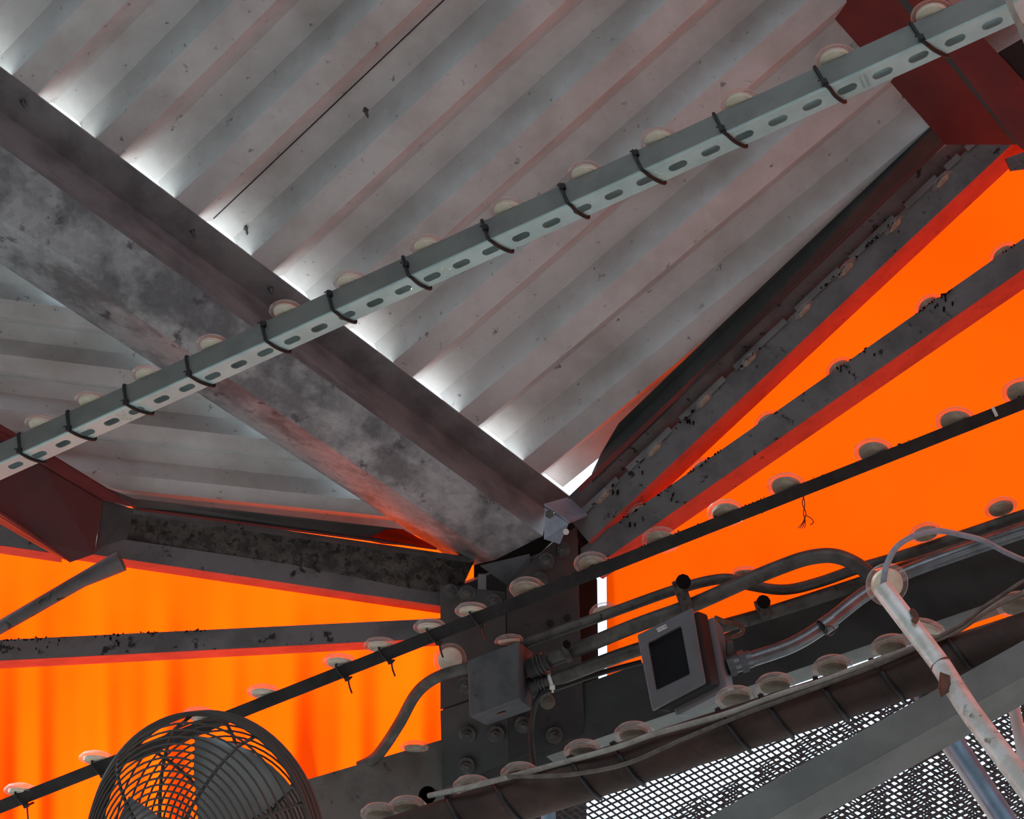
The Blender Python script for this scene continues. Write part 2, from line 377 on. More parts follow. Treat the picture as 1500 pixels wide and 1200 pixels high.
plate4('bottom_flange', C0, C1, E1, E0, 0.004, 'galvanised', hb)
plate4('side_web', E0, E1, D1, D0, 0.004, 'galvanised', hb)
# end bracket and shelf plate
m = MB(); q = [P(798, 744, 2.97), P(833, 767, 2.95), P(820, 797, 2.95), P(797, 790, 2.97)]
m.prism(q, (F * 0.006)); eb = m.build('end_bracket', 'bracket_zinc', hb); eb['label'] = 'bluish zinc end bracket'
m = MB(); q = [P(797, 741, 2.975), P(833, 731, 3.04), P(860, 756, 3.02), P(834, 767, 2.95)]
m.prism(q, U * 0.004); m.build('bracket_top', 'bracket_zinc', eb)
m = MB(); m.lathe([(0.0, 0), (0.006, 0), (0.006, 0.004), (0, 0.004)], P(829, 779, 2.945), -F, 12); m.build('bracket_hole', 'white_plastic', eb)  # white disc painting the daylight in a hole of the bracket
m = MB(); m.lathe([(0.0, 0), (0.009, 0), (0.009, 0.01), (0, 0.01)], P(805, 753, 2.955), -F, 6); m.build('bolt', 'bolt_steel', eb)
m = MB(); q = [P(703, 829, 3.00), P(776, 812, 2.98), P(776, 838, 2.99), P(742, 857, 3.0)]
m.prism(q, F * 0.005); m.build('gusset', 'box_grey', hb)
def screw(p, dirv, parent, L=0.018):
    m = MB(); m.tube([p - dirv * 0.004, p + dirv * L * 0.6, p + dirv * L], 0.003, 8, rs=[0.0032, 0.003, 0.0006])
    m.lathe([(0.0032, 0), (0.006, 0.001), (0.006, 0.002), (0.0032, 0.003)], p, dirv, 10)
    return m.build('screw', 'bolt_steel', parent)
tipR = (PR.n * 0.5 - U * 0.75 + R * 0.3).normalized()
screw(PR.p(34, 146, .004), tipR, hb); screw(PR.p(282, 336, .004), tipR, hb); screw(PR.p(396, 420, .004), tipR, hb)
screw(PR.p(357, 350, -H), tipR, ceiling, 0.022); screw(PR.p(535, 169, -H * .6), tipR, ceiling, 0.02)
screw(PL.p(29, 446, -0.034), (PL.n * 0.5 - U * 0.7 - R * 0.3).normalized(), ceiling, 0.022)

# ------------------------------------------------------------------ generic angle rail: vertical web + flange running back to the wall
def rail(name, label, lip0, lip1, web, flange, back, matname, thick=0.003, tilt=0.0, flange_mat=None, lip=0.0):
    """lip0/lip1 (x, y, d) is the lower front corner; web, flange: apparent heights in metres"""
    L = Line(lip0, lip1); t, v, n = frame(L.p0, L.p1)
    o = thing(name, label, 'rail', (L.p0 + L.p1) / 2)
    m = MB(); m.sweep(L.p0, L.p1, v, n, [(0, 0), (web, tilt), (web, tilt - thick), (0, -thick)]); m.build('web', matname, o)
    m = MB(); m.sweep(L.p0, L.p1, v, n, [(-0.0005, 0), (-flange, -back), (-flange + thick, -back), (thick, -thick)]); m.build('flange', flange_mat or matname, o)
    return o, L, (t, v, n)

# right eave rail: upper leg, lamp strip, lower leg, bottom flange
L_eave = Line((862, 794, 3.02), (1492, 202, 2.80))
t, v, n = frame(L_eave.p0, L_eave.p1)
er = thing('eave_rail', 'dark steel eave rail under the right roof edge', 'rail', (L_eave.p0 + L_eave.p1) / 2)
def part(parent, name, prof, matname, L=L_eave, fr=None):
    tt, vv, nn = fr or frame(L.p0, L.p1); m = MB(); m.sweep(L.p0, L.p1, vv, nn, prof); return m.build(name, matname, parent)
part(er, 'lower_leg', [(0, 0), (0.050, -0.012), (0.050, -0.016), (0, -0.004)], 'rail_steel')
part(er, 'flange', [(0, 0), (-0.030, -0.045), (-0.027, -0.047), (0.003, -0.004)], 'flange_red')
part(er, 'upper_leg', [(0.050, -0.030), (0.094, -0.012), (0.094, -0.016), (0.050, -0.034)], 'rail_steel')
t_, v_, n_ = frame(L_eave.p0, L_eave.p1)
for a, b in ((0.02, 0.115), (0.14, 0.245), (0.27, 0.375), (0.40, 0.52), (0.545, 0.645), (0.67, 0.77), (0.795, 0.865), (0.885, 0.915), (0.93, 0.955)):
    m = MB(); q0 = L_eave.p0.lerp(L_eave.p1, a); q1 = L_eave.p0.lerp(L_eave.p1, b)
    m.sweep(q0, q1, v_, n_, [(0.046, -0.006), (0.058, -0.010), (0.058, -0.020), (0.046, -0.016)]); m.build('lamp_strip', 'galvanised_web', er)
# dark sheet painting the shade of the unlit last flute above the eave rail
fl = thing('edge_band', 'dark sheet painting the shade of the unlit right roof edge', 'flashing', PR.p(1130, 420, 0.012))
m = MB(); m.prism([PR.p(866, 690, .010), PR.p(880, 660, .010), PR.p(905, 616, .012), PR.p(1040, 486, .012), PR.p(1358, 185, .012), PR.p(1400, 145, .012), P(1432, 166, 2.79), P(973, 606, 2.96), P(868, 708, 3.0)], F * 0.004); m.build('face', 'post_steel', fl)
m = MB(); m.prism([P(845, 716, 3.01), P(1383, 203, 2.80), P(1386, 207, 2.80), P(849, 722, 3.01)], F * 0.004); m.build('hem', 'red_paint', fl)
# second rail on the right
rail2, L_r2, fr2 = rail('side_rail', 'dark angle rail crossing the right orange sheet under the eave', (862, 836, 3.03), ext((862, 836, 3.03), (1560, 352, 2.74), 0.6), 0.046, 0.031, 0.05, 'rail_steel', tilt=-0.006, flange_mat='flange_red')
# left eave rail
L_el = Line((100, 807, 2.93), (668, 891, 3.08))
el = thing('eave_rail', 'dirty steel eave rail above the left orange sheet', 'rail', (L_el.p0 + L_el.p1) / 2)
part(el, 'lower_leg', [(0, 0), (0.038, -0.004), (0.038, -0.008), (0, -0.004)], 'rail_steel', L_el)
part(el, 'flange', [(0, 0), (-0.016, -0.045), (-0.013, -0.047), (0.003, -0.004)], 'flange_red', L_el)
ELP = [P(150, 745, 2.955), P(694, 824, 3.085), P(672, 872, 3.085), P(100, 792, 2.945)]
L_et = Line((150, 744, 2.93), (690, 822, 3.07))
part(el, 'top_lip', [(-0.004, 0), (0.008, -0.004), (0.008, -0.020), (-0.004, -0.018)], 'rail_steel', L_et)
m = MB(); m.prism(ELP, F * 0.004); m.build('dirty_channel', 'sooty_steel', el)
fl2 = thing('edge_band', 'dark folded flashing along the left roof edge', 'flashing', P(380, 755, 3.0))
m = MB(); m.prism([P(158, 716, 2.90), P(196, 731, 2.91), P(585, 775, 3.04), P(640, 806, 3.05), P(200, 748, 2.93)], F * 0.005); m.build('face', 'post_steel', fl2)
m = MB(); m.prism([P(200, 744, 2.925), P(640, 803, 3.045), P(640, 806, 3.045), P(200, 748, 2.925)], F * 0.004); m.build('hem', 'red_paint', fl2)
m = MB(); q = [P(470, 777, 3.02), P(545, 786, 3.02), P(565, 776, 3.03), P(590, 775, 3.035), P(640, 803, 3.04), P(560, 797, 3.03)]
m.prism(q, F * 0.003); tag(m.build('fabric_scrap', 'orange_fabric'), 'loose orange fabric fold tucked between left eave rail and roof', 'fabric')
rail3, L_r3, fr3 = rail('side_rail', 'grey angle rail crossing the left orange sheet', ext((660, 934, 3.08), (-80, 972, 2.90), 0.5), (660, 934, 3.08), 0.040, 0.016, 0.06, 'rail_steel', tilt=-0.004, flange_mat='flange_red')
# left girder / right girder
gl, L_gl, frgl = rail('girder', 'grey steel girder meeting the corner post from the left', (380, 1262, 2.78), (690, 1162, 3.03), 0.118, 0.018, 0.05, 'girder_grey', tilt=-0.004)
gr, L_gr, frgr = rail('girder', 'grey steel girder behind the conduits right of the post', (800, 1108, 3.00), ext((800, 1108, 3.00), (1580, 838, 2.70), 0.7), 0.109, 0.026, 0.05, 'post_steel', tilt=-0.004, flange_mat='beam_green')
# left diagonal brace tube
pts = [P(-60, 954, 2.86), P(0, 919, 2.87), P(120, 850, 2.88), P(178, 822, 2.89)]
m = MB(); m.tube(pts, 0.013, 12, rs=[0.013, 0.013, 0.0145, 0.021]); br = m.build('brace_tube', 'rail_steel', None, smooth=True); tag(br, 'grey diagonal brace tube under the left red beam', 'tube')

# ------------------------------------------------------------------ red beams
rb = thing('red_beam', 'dark red steel beam crossing behind the strut top right', 'beam', P(1360, 120, 2.6))
def quadpart(parent, name, pts, th, matname):
    n = (pts[1] - pts[0]).cross(pts[-1] - pts[0]).normalized()
    if n.dot(CAM - pts[0]) > 0: n = -n
    m = MB(); m.prism(pts, n * th); return m.build(name, matname, parent)
quadpart(rb, 'web', [P(1128, -80, 2.70), P(1250, -80, 2.56), P(1487, 212, 2.64), P(1385, 212, 2.79)], 0.005, 'red_paint')
quadpart(rb, 'flange_lip', [P(1250, -80, 2.555), P(1268, -80, 2.55), P(1492, 212, 2.63), P(1487, 212, 2.635)], 0.01, 'post_steel')
quadpart(rb, 'bottom_flange', [P(1268, -80, 2.55), P(1340, -50, 2.55), P(1447, 62, 2.58), P(1580, 206, 2.62), P(1545, 262, 2.64), P(1492, 214, 2.63)], 0.008, 'red_paint')
m = MB(); m.prism([P(1465, 75, 2.66), P(1560, 20, 2.64), P(1560, 160, 2.66), P(1500, 116, 2.67)], F * 0.02)
tag(m.build('backing_plate', 'black_rubber'), 'dark plate behind the red beam at the right edge', 'plate')
m = MB(); m.prism([P(1474, 232, 2.80), P(1560, 200, 2.76), P(1560, 240, 2.76), P(1482, 250, 2.80)], F * 0.01)
tag(m.build('corner_cleat', 'rail_steel'), 'small steel cleat below the right end of the eave rail', 'cleat')
rl = thing('red_beam', 'dark maroon beam end behind the strut at left', 'beam', P(100, 770, 2.75))
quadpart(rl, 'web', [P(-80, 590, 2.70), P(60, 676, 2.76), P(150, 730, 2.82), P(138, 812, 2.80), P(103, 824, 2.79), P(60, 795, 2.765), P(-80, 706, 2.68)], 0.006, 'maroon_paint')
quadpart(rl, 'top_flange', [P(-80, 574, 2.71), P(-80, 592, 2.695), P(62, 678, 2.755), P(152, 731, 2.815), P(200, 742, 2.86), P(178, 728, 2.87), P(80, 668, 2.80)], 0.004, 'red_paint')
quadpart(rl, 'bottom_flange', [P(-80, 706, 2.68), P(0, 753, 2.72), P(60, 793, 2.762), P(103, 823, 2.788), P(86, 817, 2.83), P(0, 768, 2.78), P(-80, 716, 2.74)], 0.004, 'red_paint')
quadpart(rl, 'end_cleat', [P(150, 731, 2.825), P(196, 746, 2.86), P(186, 790, 2.86), P(150, 800, 2.83), P(139, 811, 2.805)], 0.006, 'post_steel')
er2 = rail('eave_rail', 'short grey rail end left of the maroon beam', (-80, 787, 2.86), (90, 812, 2.90), 0.045, 0.016, 0.04, 'rail_steel', flange_mat='flange_red')

# ------------------------------------------------------------------ corner post: gusset plates, bolts
cp = thing('corner_post', 'dark bolted steel corner post with gusset plates', 'post', P(750, 1100, 3.0))
def plate(pts, name='gusset_plate', th=0.006, mt='post_steel', parent=cp):
    m = MB(); m.prism([P(*q) for q in pts], F * th); return m.build(name, mt, parent, bevel=0.0008)
plate([(645, 857, 3.01), (740, 868, 2.96), (743, 1006, 2.955), (645, 1040, 3.00)])
plate([(645, 1042, 2.995), (743, 1008, 2.95), (746, 1116, 2.95), (648, 1156, 2.99)])
plate([(742, 860, 2.955), (790, 812, 2.97), (812, 792, 2.98), (845, 772, 3.0), (849, 900, 2.99), (852, 985, 2.985), (744, 1005, 2.95)])
plate([(744, 1007, 2.95), (852, 987, 2.985), (858, 1076, 2.98), (747, 1116, 2.95)])
plate([(846, 780, 3.03), (875, 850, 3.09), (877, 1010, 3.085), (853, 1020, 3.02)], 'side_plate', 0.004, 'soot')
m = MB(); m.prism([P(649, 868, 3.06), P(850, 790, 3.10), P(860, 1220, 3.04), P(649, 1220, 3.04)], F * 0.06); m.build('column', 'post_steel', cp)
plate([(694, 800, 3.13), (764, 752, 3.13), (872, 752, 3.14), (872, 880, 3.12), (694, 880, 3.11)], 'sky_gap_plate', 0.004, 'soot')  # dark plate added to block sky slivers behind the hip end
m = MB(); m.prism([P(700, 842, 2.99), P(712, 842, 2.99), P(712, 868, 2.98), P(700, 868, 2.98)], F * 0.02); m.build('stiffener', 'rail_steel', cp)
def bolt(x, y, d, r=0.010, mt='bolt_steel', parent=cp):
    c = P(x, y, d); ax = -F
    m = MB(); m.lathe([(0, -0.002), (r * 1.7, -0.002), (r * 1.7, 0.003), (r, 0.003), (0, 0.003)], c, ax, 16)
    m.lathe([(0, 0.003), (r, 0.003), (r, 0.012), (0, 0.012)], c, ax, 6)
    m.lathe([(0, 0.012), (r * .45, 0.012), (r * .45, 0.019), (0, 0.019)], c, ax, 10)
    return m.build('bolt', mt, parent)
for x, y, d in ((660, 868, 2.995), (684, 870, 2.985), (723, 882, 2.96), (682, 1004, 2.97), (684, 1076, 2.965), (726, 1076, 2.945), (683, 1122, 2.965), (766, 1062, 2.945), (812, 1077, 2.96), (823, 805, 2.985), (800, 822, 2.975), (790, 850, 2.965)):
    bolt(x, y, d)
bp_ = bolt(802, 1028, 2.955, 0.009, 'bolt_pale'); bp_['label'] = 'pale washered bolt'
def hole(x, y, d, r=0.007, parent=cp):
    m = MB(); m.lathe([(0, 0), (r, 0), (r, 0.0015), (0, 0.0015)], P(x, y, d), -F, 16); return m.build('bolt_hole', 'black_rubber', parent)
hole(806, 913, 2.968); hole(831, 905, 2.978)

# ------------------------------------------------------------------ lamps: cream back with clear ribbed lens
def proto(name, prof, matname, seg=28):
    m = MB(); m.lathe(prof, Vector((0, 0, 0)), Vector((0, 0, 1)), seg); o = m.build(name, matname, None, smooth=True)
    me = o.data; off = o.location.copy()
    for q in me.vertices: q.co += off
    bpy.data.objects.remove(o); return me
ME_BASE = proto('base', [(0.0005, 0.0), (0.016, 0.0005), (0.0200, 0.0025), (0.0212, 0.006), (0.0212, 0.008), (0.0005, 0.008)], 'cream_plastic')
ME_DUST = ME_BASE.copy(); ME_DUST.materials.clear(); ME_DUST.materials.append(M['dusty_plastic'])
ME_LENS = proto('lens', [(0.0214, 0.004), (0.0262, 0.003), (0.0282, 0.0055), (0.0280, 0.009), (0.0225, 0.015), (0.0120, 0.0185), (0.0005, 0.0195)], 'clear_lens')
ME_SOCK = proto('terminal_block', [(0.0005, -0.005), (0.0095, -0.005), (0.0105, -0.003), (0.0105, 0.002), (0.0005, 0.002)], 'white_plastic', 8)
def lamp(pos, axis, label, group, sc=1.0, block=False, dusty=False):
    o = thing('cap_light', label, 'light', pos, group)
    a = (R * axis[0] + U * axis[1] + F * axis[2]).normalized()
    o.rotation_mode = 'QUATERNION'; o.rotation_quaternion = a.to_track_quat('Z', 'Y'); o.scale = (sc, sc, sc)
    for nm, me in (('base', ME_DUST if dusty else ME_BASE), ('lens', ME_LENS)) + ((('terminal_block', ME_SOCK),) if block else ()):
        c = bpy.data.objects.new(nm, me); COL.objects.link(c); c.parent = o
    return o

# ------------------------------------------------------------------ slotted strut channel
L_st = Line(ext((1540, -22, 1.95), (-40, 697, 2.53), 0.25), ext((-40, 697, 2.53), (1540, -22, 1.95), 0.3))
t, v, n = frame(L_st.p0, L_st.p1, 0)
# two faces meeting at the ridge: side face (up-left) and slotted face (down-right)
ca = math.radians(47)
fs_ = (-v * math.cos(ca) - n * 0).normalized()
dn = (-v * math.cos(ca) - n * math.sin(ca))       # across the slotted face, from the ridge down and away
up = (v * math.sin(ca) - n * math.cos(ca))        # across the side face, from the ridge up and away
W = 0.0413; TH = 0.0025; CH = 0.003
LEN = (L_st.p1 - L_st.p0).length; PITCHS = 0.0508
st = thing('strut_channel', 'silver slotted strut channel spanning diagonally across the frame', 'channel', L_st.p0)
def sp(s, a, b):                                   # s along, a across slotted face, b across side face
    return L_st.p0 + t * s + dn * a + up * b
m = MB()
SL, SH = 0.0285, 0.0143
angs = sorted(set([2 * math.pi * k / 28 for k in range(28)]))
def stadium(a):
    hx, r = (SL - SH) / 2, SH / 2; c, s_ = math.cos(a), math.sin(a)
    if abs(s_) > 1e-6 and abs(c / abs(s_) * r) <= hx: k = r / abs(s_)
    else:
        cx = hx if c > 0 else -hx; b_ = c * cx; k = b_ + math.sqrt(b_ * b_ - hx * hx + r * r)
    return (c * k, s_ * k)
def rect(a, hx, hy):
    c, s_ = math.cos(a), math.sin(a); k = min(hx / abs(c) if abs(c) > 1e-9 else 1e9, hy / abs(s_) if abs(s_) > 1e-9 else 1e9); return (c * k, s_ * k)
hx, hy = PITCHS / 2, (W - 2 * CH) / 2
ca0 = math.atan2(hy, hx); angs = sorted(angs + [ca0, math.pi - ca0, math.pi + ca0, 2 * math.pi - ca0])
ns = int(LEN / PITCHS)
for i in range(ns):
    s0 = (i + 0.5) * PITCHS
    if i == 0 or i == ns - 1: pass
    o_, i_, b_ = [], [], []
    for a in angs:
        x, y = rect(a, hx, hy); o_.append(sp(s0 + x, CH + hy + y, 0))
        x, y = stadium(a); i_.append(sp(s0 + x, CH + hy + y, 0)); b_.append(sp(s0 + x, CH + hy + y, TH))
    k = len(angs)
    m.add(o_ + i_ + b_, [[j, (j + 1) % k, k + (j + 1) % k, k + j] for j in range(k)] + [[k + j, k + (j + 1) % k, 2 * k + (j + 1) % k, 2 * k + j] for j in range(k)])
m.build('slotted_face', 'strut_zinc_lit', st)
Ls = ns * PITCHS
def strip_st(name, ab, mt):
    m = MB(); m.loft([sp(0, a, b) for a, b in ab], [sp(Ls, a, b) for a, b in ab]); return m.build(name, mt, st, smooth=True)
strip_st('rolled_edge', [(CH, 0), (CH * .3, CH * .3), (0, CH), (0.0015, CH), (CH * .5, CH * .55), (CH, 0.0015)], 'strut_zinc_lit')
strip_st('side_face', [(0, CH), (0, W), (0.007, W), (0.007, W - TH), (TH, W - TH), (TH, CH)], 'strut_zinc_shaded')
strip_st('far_side', [(W - CH, 0), (W, CH), (W, W), (W - 0.007, W), (W - 0.007, W - TH), (W - TH, W - TH), (W - TH, CH), (W - CH, TH)], 'strut_zinc_lit')
# stamped print and flaked label remnants on the slotted face
def face_text(txt, s, a, size, mt, parent, rot=0.0):
    cu = bpy.data.curves.new('stamp', 'FONT'); cu.body = txt; cu.size = size; cu.align_x = 'CENTER'; cu.align_y = 'CENTER'; cu.materials.append(M[mt])
    tmp = bpy.data.objects.new('stamp', cu); COL.objects.link(tmp); dg = bpy.context.evaluated_depsgraph_get(); dg.update()
    me = bpy.data.meshes.new_from_object(tmp.evaluated_get(dg)); bpy.data.objects.remove(tmp)
    if not me.materials: me.materials.append(M[mt])
    o = bpy.data.objects.new('stamp', me); COL.objects.link(o); o.parent = parent
    z = -up; x = dn.normalized(); y = z.cross(x)
    mtx = Matrix((x, y, z)).transposed().to_4x4(); mtx.translation = sp(s, a, -0.0006) - world_loc(parent); o.matrix_local = mtx; return o
def s_at(x):                                      # distance along the strut of a picture column
    return (L_st.at(x) - L_st.p0).length
s_t = (round(s_at(1268) / PITCHS)) * PITCHS
face_text('A 2TZUS (C', s_t + 0.003, W / 2, 0.0052, 'grey_ink', st)
face_text('A1 CU5SN', s_t - 0.004, W / 2, 0.0052, 'grey_ink', st)
for xx in (170, 655, 953):
    s_t = (round(s_at(xx) / PITCHS)) * PITCHS
    m = MB()
    for k in range(26):
        c = sp(s_t + random.uniform(-0.008, 0.008), W / 2 + random.uniform(-0.014, 0.014), -0.0004)
        m.box(c, t * random.uniform(.0003, .0011), dn * random.uniform(.0003, .0010), up * 0.0002)
    m.build('label_flakes', 'flaked_foil', st, kind='stuff')
# lamps and cable ties along the strut
sx = [32, 106, 191, 287, 396, 491, 606, 725, 841, 950, 1071, 1213, 1357]
tx = [28, 100, 184, 276, 388, 486, 597, 714, 830, 938, 1058, 1208, 1350]
for i, x in enumerate(sx):
    s = s_at(x + 20)
    pos = sp(s, 0.010, W + 0.002) + t * 0.0
    lamp(pos, (0.05, 0.80, 0.50), f'cream backed clear cap light, {ORD[i]} from the left along the silver strut', 'cap lights on the silver strut')
def strut_tie(x, i):
    s = s_at(x); o = thing('cable_tie', f'black cable tie round the silver strut, {ORD[i]} from the left', 'cable tie', sp(s, 0, 0), 'cable ties on the silver strut')
    sk = random.uniform(0.014, 0.024); e = 0.0016
    path = [sp(s - 0.004, 0.012, W + 0.004), sp(s - 0.003, -e, W + 0.001), sp(s, -e * 1.2, W * .5), sp(s + 0.003, -e, CH), sp(s + 0.006, CH, -e), sp(s + sk * .55, W * .5, -e * 1.6), sp(s + sk, W - 0.001, -e), sp(s + sk + .001, W + e, 0.006), sp(s + sk * .6, W + e, W)]
    m = MB(); m.tube(smooth_path(path, 5), 0.0027, 8); m.build('strap', 'black_plastic', o, smooth=True)
    hb_ = random.choice((0.1, 0.75, 0.5)) if x > 300 else 0.05
    c = sp(s + 0.003 * (1 - hb_), -0.003, CH + W * hb_)
    m = MB(); m.box(c, t * 0.0042, up * 0.0048, dn * 0.0034); m.build('head', 'black_plastic', o, bevel=0.001)
    m = MB(); m.tube([c, c - t * 0.004 - dn * 0.004 + up * 0.004, c - t * 0.007 - dn * 0.004 + up * 0.003], 0.0013, 6); m.build('tail', 'black_plastic', o)
for i, x in enumerate(tx): strut_tie(x, i)

# ------------------------------------------------------------------ long dark light bar across the corner
L_bar = Line(ext((1560, 566, 2.40), (-40, 1198, 2.50), 0.35), ext((-40, 1198, 2.50), (1560, 566, 2.40), 0.4))
tb, vb, nb = frame(L_bar.p0, L_bar.p1)
bar = thing('light_bar', 'long dark steel bar carrying cap lights diagonally before the post', 'bar', L_bar.p0)
m = MB(); m.sweep(L_bar.p0, L_bar.p1, vb, nb, [(-0.0105, 0), (0.0105, 0.003), (0.0105, 0.0), (-0.0075, -0.003), (-0.0075, -0.02), (-0.0105, -0.02)]); m.build('angle', 'dark_bar', bar)
m = MB(); c = L_bar.at(1458, 0, -0.006); m.tube([c + vb * 0.011, c + nb * 0.003, c - vb * 0.004 + nb * .002], 0.0028, 6); wm = m.build('white_clip', 'white_plastic', bar)
bx = [(30, -9), (140, -13), (292, -17), (386, -13), (497, -14), (557, -14), (630, -12), (691, -12), (773, -10), (868, -9), (968, -6), (1064, -8), (1152, -12), (1280, -12), (1400, -10), (1498, -14)]
for i, (x, dy) in enumerate(bx):
    ax = (0.02, 0.80, 0.42) if x < 720 else (0.12, 0.70, 0.62)
    lamp(L_bar.at(x, dy + (4 if x < 720 else 3), 0.012), ax, f'cream backed clear cap light, {ORD[i]} from the left along the dark bar', 'cap lights on the dark bar', 1.0 if x < 720 else 1.12, x < 720, x > 720)
for i, x in enumerate((28, 140, 497, 560, 630, 693)):
    c = L_bar.at(x); o = thing('cable_tie', f'black cable tie hanging round the dark bar, {ORD[i]} from the left', 'cable tie', c, 'cable ties on the dark bar')
    path = [c + vb * 0.016 - nb * 0.006, c + vb * 0.012 + nb * 0.006, c + nb * 0.007 + tb * 0.002, c - vb * 0.013 + nb * 0.004 + tb * 0.008, c - vb * 0.014 - nb * 0.02 + tb * 0.012]
    m = MB(); m.tube(smooth_path(path, 4), 0.0021, 7); m.build('strap', 'black_plastic', o, smooth=True)
    m = MB(); m.box(c - vb * 0.014 + nb * 0.005 + tb * 0.010, tb * 0.0045, vb * 0.0035, nb * 0.003); m.build('head', 'black_plastic', o, bevel=0.0008)
    ln = 0.05 if i == 0 else 0.022
    m = MB(); q = c - vb * 0.016 + nb * 0.005 + tb * 0.011; m.tube([q, q - U * ln * .5 + R * 0.002, q - U * ln + R * (0.006 if i else -0.018)], 0.0016, 6); m.build('tail', 'black_plastic', o)
# twisted red-brown string hanging from the bar
c = L_bar.at(1176, 6); ss = thing('twisted_string', 'frayed brown wire scrap hanging from the dark bar', 'string', c)
m = MB(); m.tube(smooth_path([c, c - U * 0.016 + R * .003, c - U * 0.032 + R * 0.001, c - U * 0.040 + R * .004]), 0.0009, 6); m.tube(smooth_path([c + R * .003, c - U * 0.015 - R * .001, c - U * 0.030 + R * .005, c - U * 0.040 + R * .003]), 0.0009, 6); m.build('twist', 'string_red', ss)
for k, (a, b) in enumerate(((-0.008, -0.055), (-0.005, -0.056), (-0.001, -0.056), (0.003, -0.055))):
    m = MB(); q = c - U * 0.038 + R * .003; m.tube(smooth_path([q, q + R * a * .4 - U * 0.008, c + R * a + U * b]), 0.0007, 5); m.build('strand', 'string_red', ss)
m = MB(); q = c - U * 0.034 + R * .004; m.tube(smooth_path([q, q + R * 0.010 - U * 0.006, q + R * 0.013 - U * 0.012, q + R * .008 - U * .016]), 0.0009, 6); m.build('strand', 'string_red', ss)

# lamps of the right rails
for i, (x, y) in enumerate(((935, 752), (1028, 687), (1123, 619), (1228, 541), (1359, 449), (1469, 374))):
    lamp(P(x + 4, y + 3, L_r2.d(x) + 0.016), (-0.28, 0.60, 0.66), f'small cap light behind the right side rail, {ORD[i]} from the post', 'cap lights on the right side rail', dusty=True)
for i, (x, y) in enumerate(((886, 724), (961, 655), (1034, 583), (1100, 524), (1180, 452), (1242, 391), (1312, 328), (1382, 263))):
    lamp(P(x + 4, y + 8, L_eave.d(x) + 0.016), (-0.66, 0.66, 0.42), f'dim cap light tucked in the right eave rail, {ORD[i]} from the post', 'cap lights in the right eave rail', dusty=True)

# ------------------------------------------------------------------ conduits, boxes and fittings right of the post
def pipe(name, label, pts, r, matname, cat='conduit', seg=12, k=6, group=None, parent=None):
    m = MB(); m.tube(smooth_path([P(*q) for q in pts], k), r, seg)
    o = m.build(name, matname, parent, smooth=True)
    if label: tag(o, label, cat, group)
    return o
# junction box
jb = thing('junction_box', 'grey steel junction box with conduits fixed on the corner post', 'box', P(730, 1040, 2.82))
fc = [P(685, 968, 2.80), P(760, 940, 2.78), P(759, 1024, 2.77), P(688, 1051, 2.79)]
bk = [P(703, 980, 2.93), P(781, 955, 2.91), P(779, 1040, 2.90), P(712, 1063, 2.92)]
m = MB(); m.loft([q + F * 0.003 for q in fc], bk); m.build('body', 'box_grey', jb, bevel=0.002)
m = MB(); m.prism(fc, F * 0.004); m.build('cover', 'box_grey', jb, bevel=0.0015)
for x, y in ((694, 987), (748, 966), (695, 1020), (749, 1001)):
    m = MB(); m.lathe([(0, 0), (0.0035, 0), (0.003, 0.003), (0, 0.0035)], P(x, y, 2.787), -F, 10); m.build('cover_screw', 'bolt_steel', jb)
c = (P(688, 1051, 2.79) + P(779, 1040, 2.90) + P(759, 1024, 2.77) + P(712, 1063, 2.92)) / 4
nn_ = (fc[2] - fc[3]).cross(bk[3] - fc[3]).normalized()
if nn_.dot(U) > 0: nn_ = -nn_
m = MB(); m.lathe([(0, 0), (0.009, 0), (0.009, 0.0015), (0, 0.0015)], c, nn_, 16); m.build('knockout_hole', 'rust_flat', jb)
# conduits
pipe('conduit', 'sooty top conduit running right from the junction box', [(765, 944, 2.88), (875, 905, 2.86), (990, 864, 2.84), (1060, 848, 2.83), (1100, 858, 2.83), (1150, 864, 2.83), (1200, 853, 2.82), (1260, 832, 2.80), (1340, 808, 2.76), (1580, 728, 2.64), (2100, 560, 2.42)], 0.0105, 'conduit_grey')
pipe('conduit', 'thick middle conduit arching right behind the floodlight', [(772, 980, 2.85), (830, 958, 2.84), (930, 917, 2.81), (1010, 888, 2.80), (1085, 855, 2.79), (1140, 832, 2.78), (1185, 817, 2.77), (1225, 815, 2.76), (1262, 832, 2.75), (1285, 858, 2.74), (1296, 880, 2.75)], 0.0145, 'conduit_grey')
pipe('conduit', 'lower conduit from the junction box passing behind the floodlight', [(778, 1008, 2.84), (830, 990, 2.83), (930, 953, 2.82), (1060, 917, 2.83), (1130, 897, 2.82), (1270, 852, 2.80), (1400, 806, 2.78), (1580, 748, 2.72), (2100, 585, 2.52)], 0.0135, 'conduit_grey')
def fitting(parent_name, label, a, b, r):
    o = thing('conduit_fitting', label, 'fitting', P(*a)); pa, pb = P(*a), P(*b)
    m = MB(); m.tube([pa, pa.lerp(pb, .55), pa.lerp(pb, .56), pb], r, 14, rs=[r, r, r * .9, r * .9]); m.build('sleeve', 'post_steel', o, smooth=True)
    for k in (0.45, 0.62, 0.78):
        m = MB(); q = pa.lerp(pb, k); dd = (pb - pa).normalized(); m.lathe([(r * .8, -0.002), (r * 1.12, -0.0015), (r * 1.12, 0.0015), (r * .8, 0.002)], q, dd, 14); m.build('ring', 'bolt_steel', o)
fitting('', 'threaded connector where the middle conduit leaves the junction box', (774, 981, 2.84), (804, 968, 2.83), 0.019)
fitting('', 'threaded connector where the lower conduit leaves the junction box', (778, 1008, 2.85), (806, 999, 2.84), 0.021)
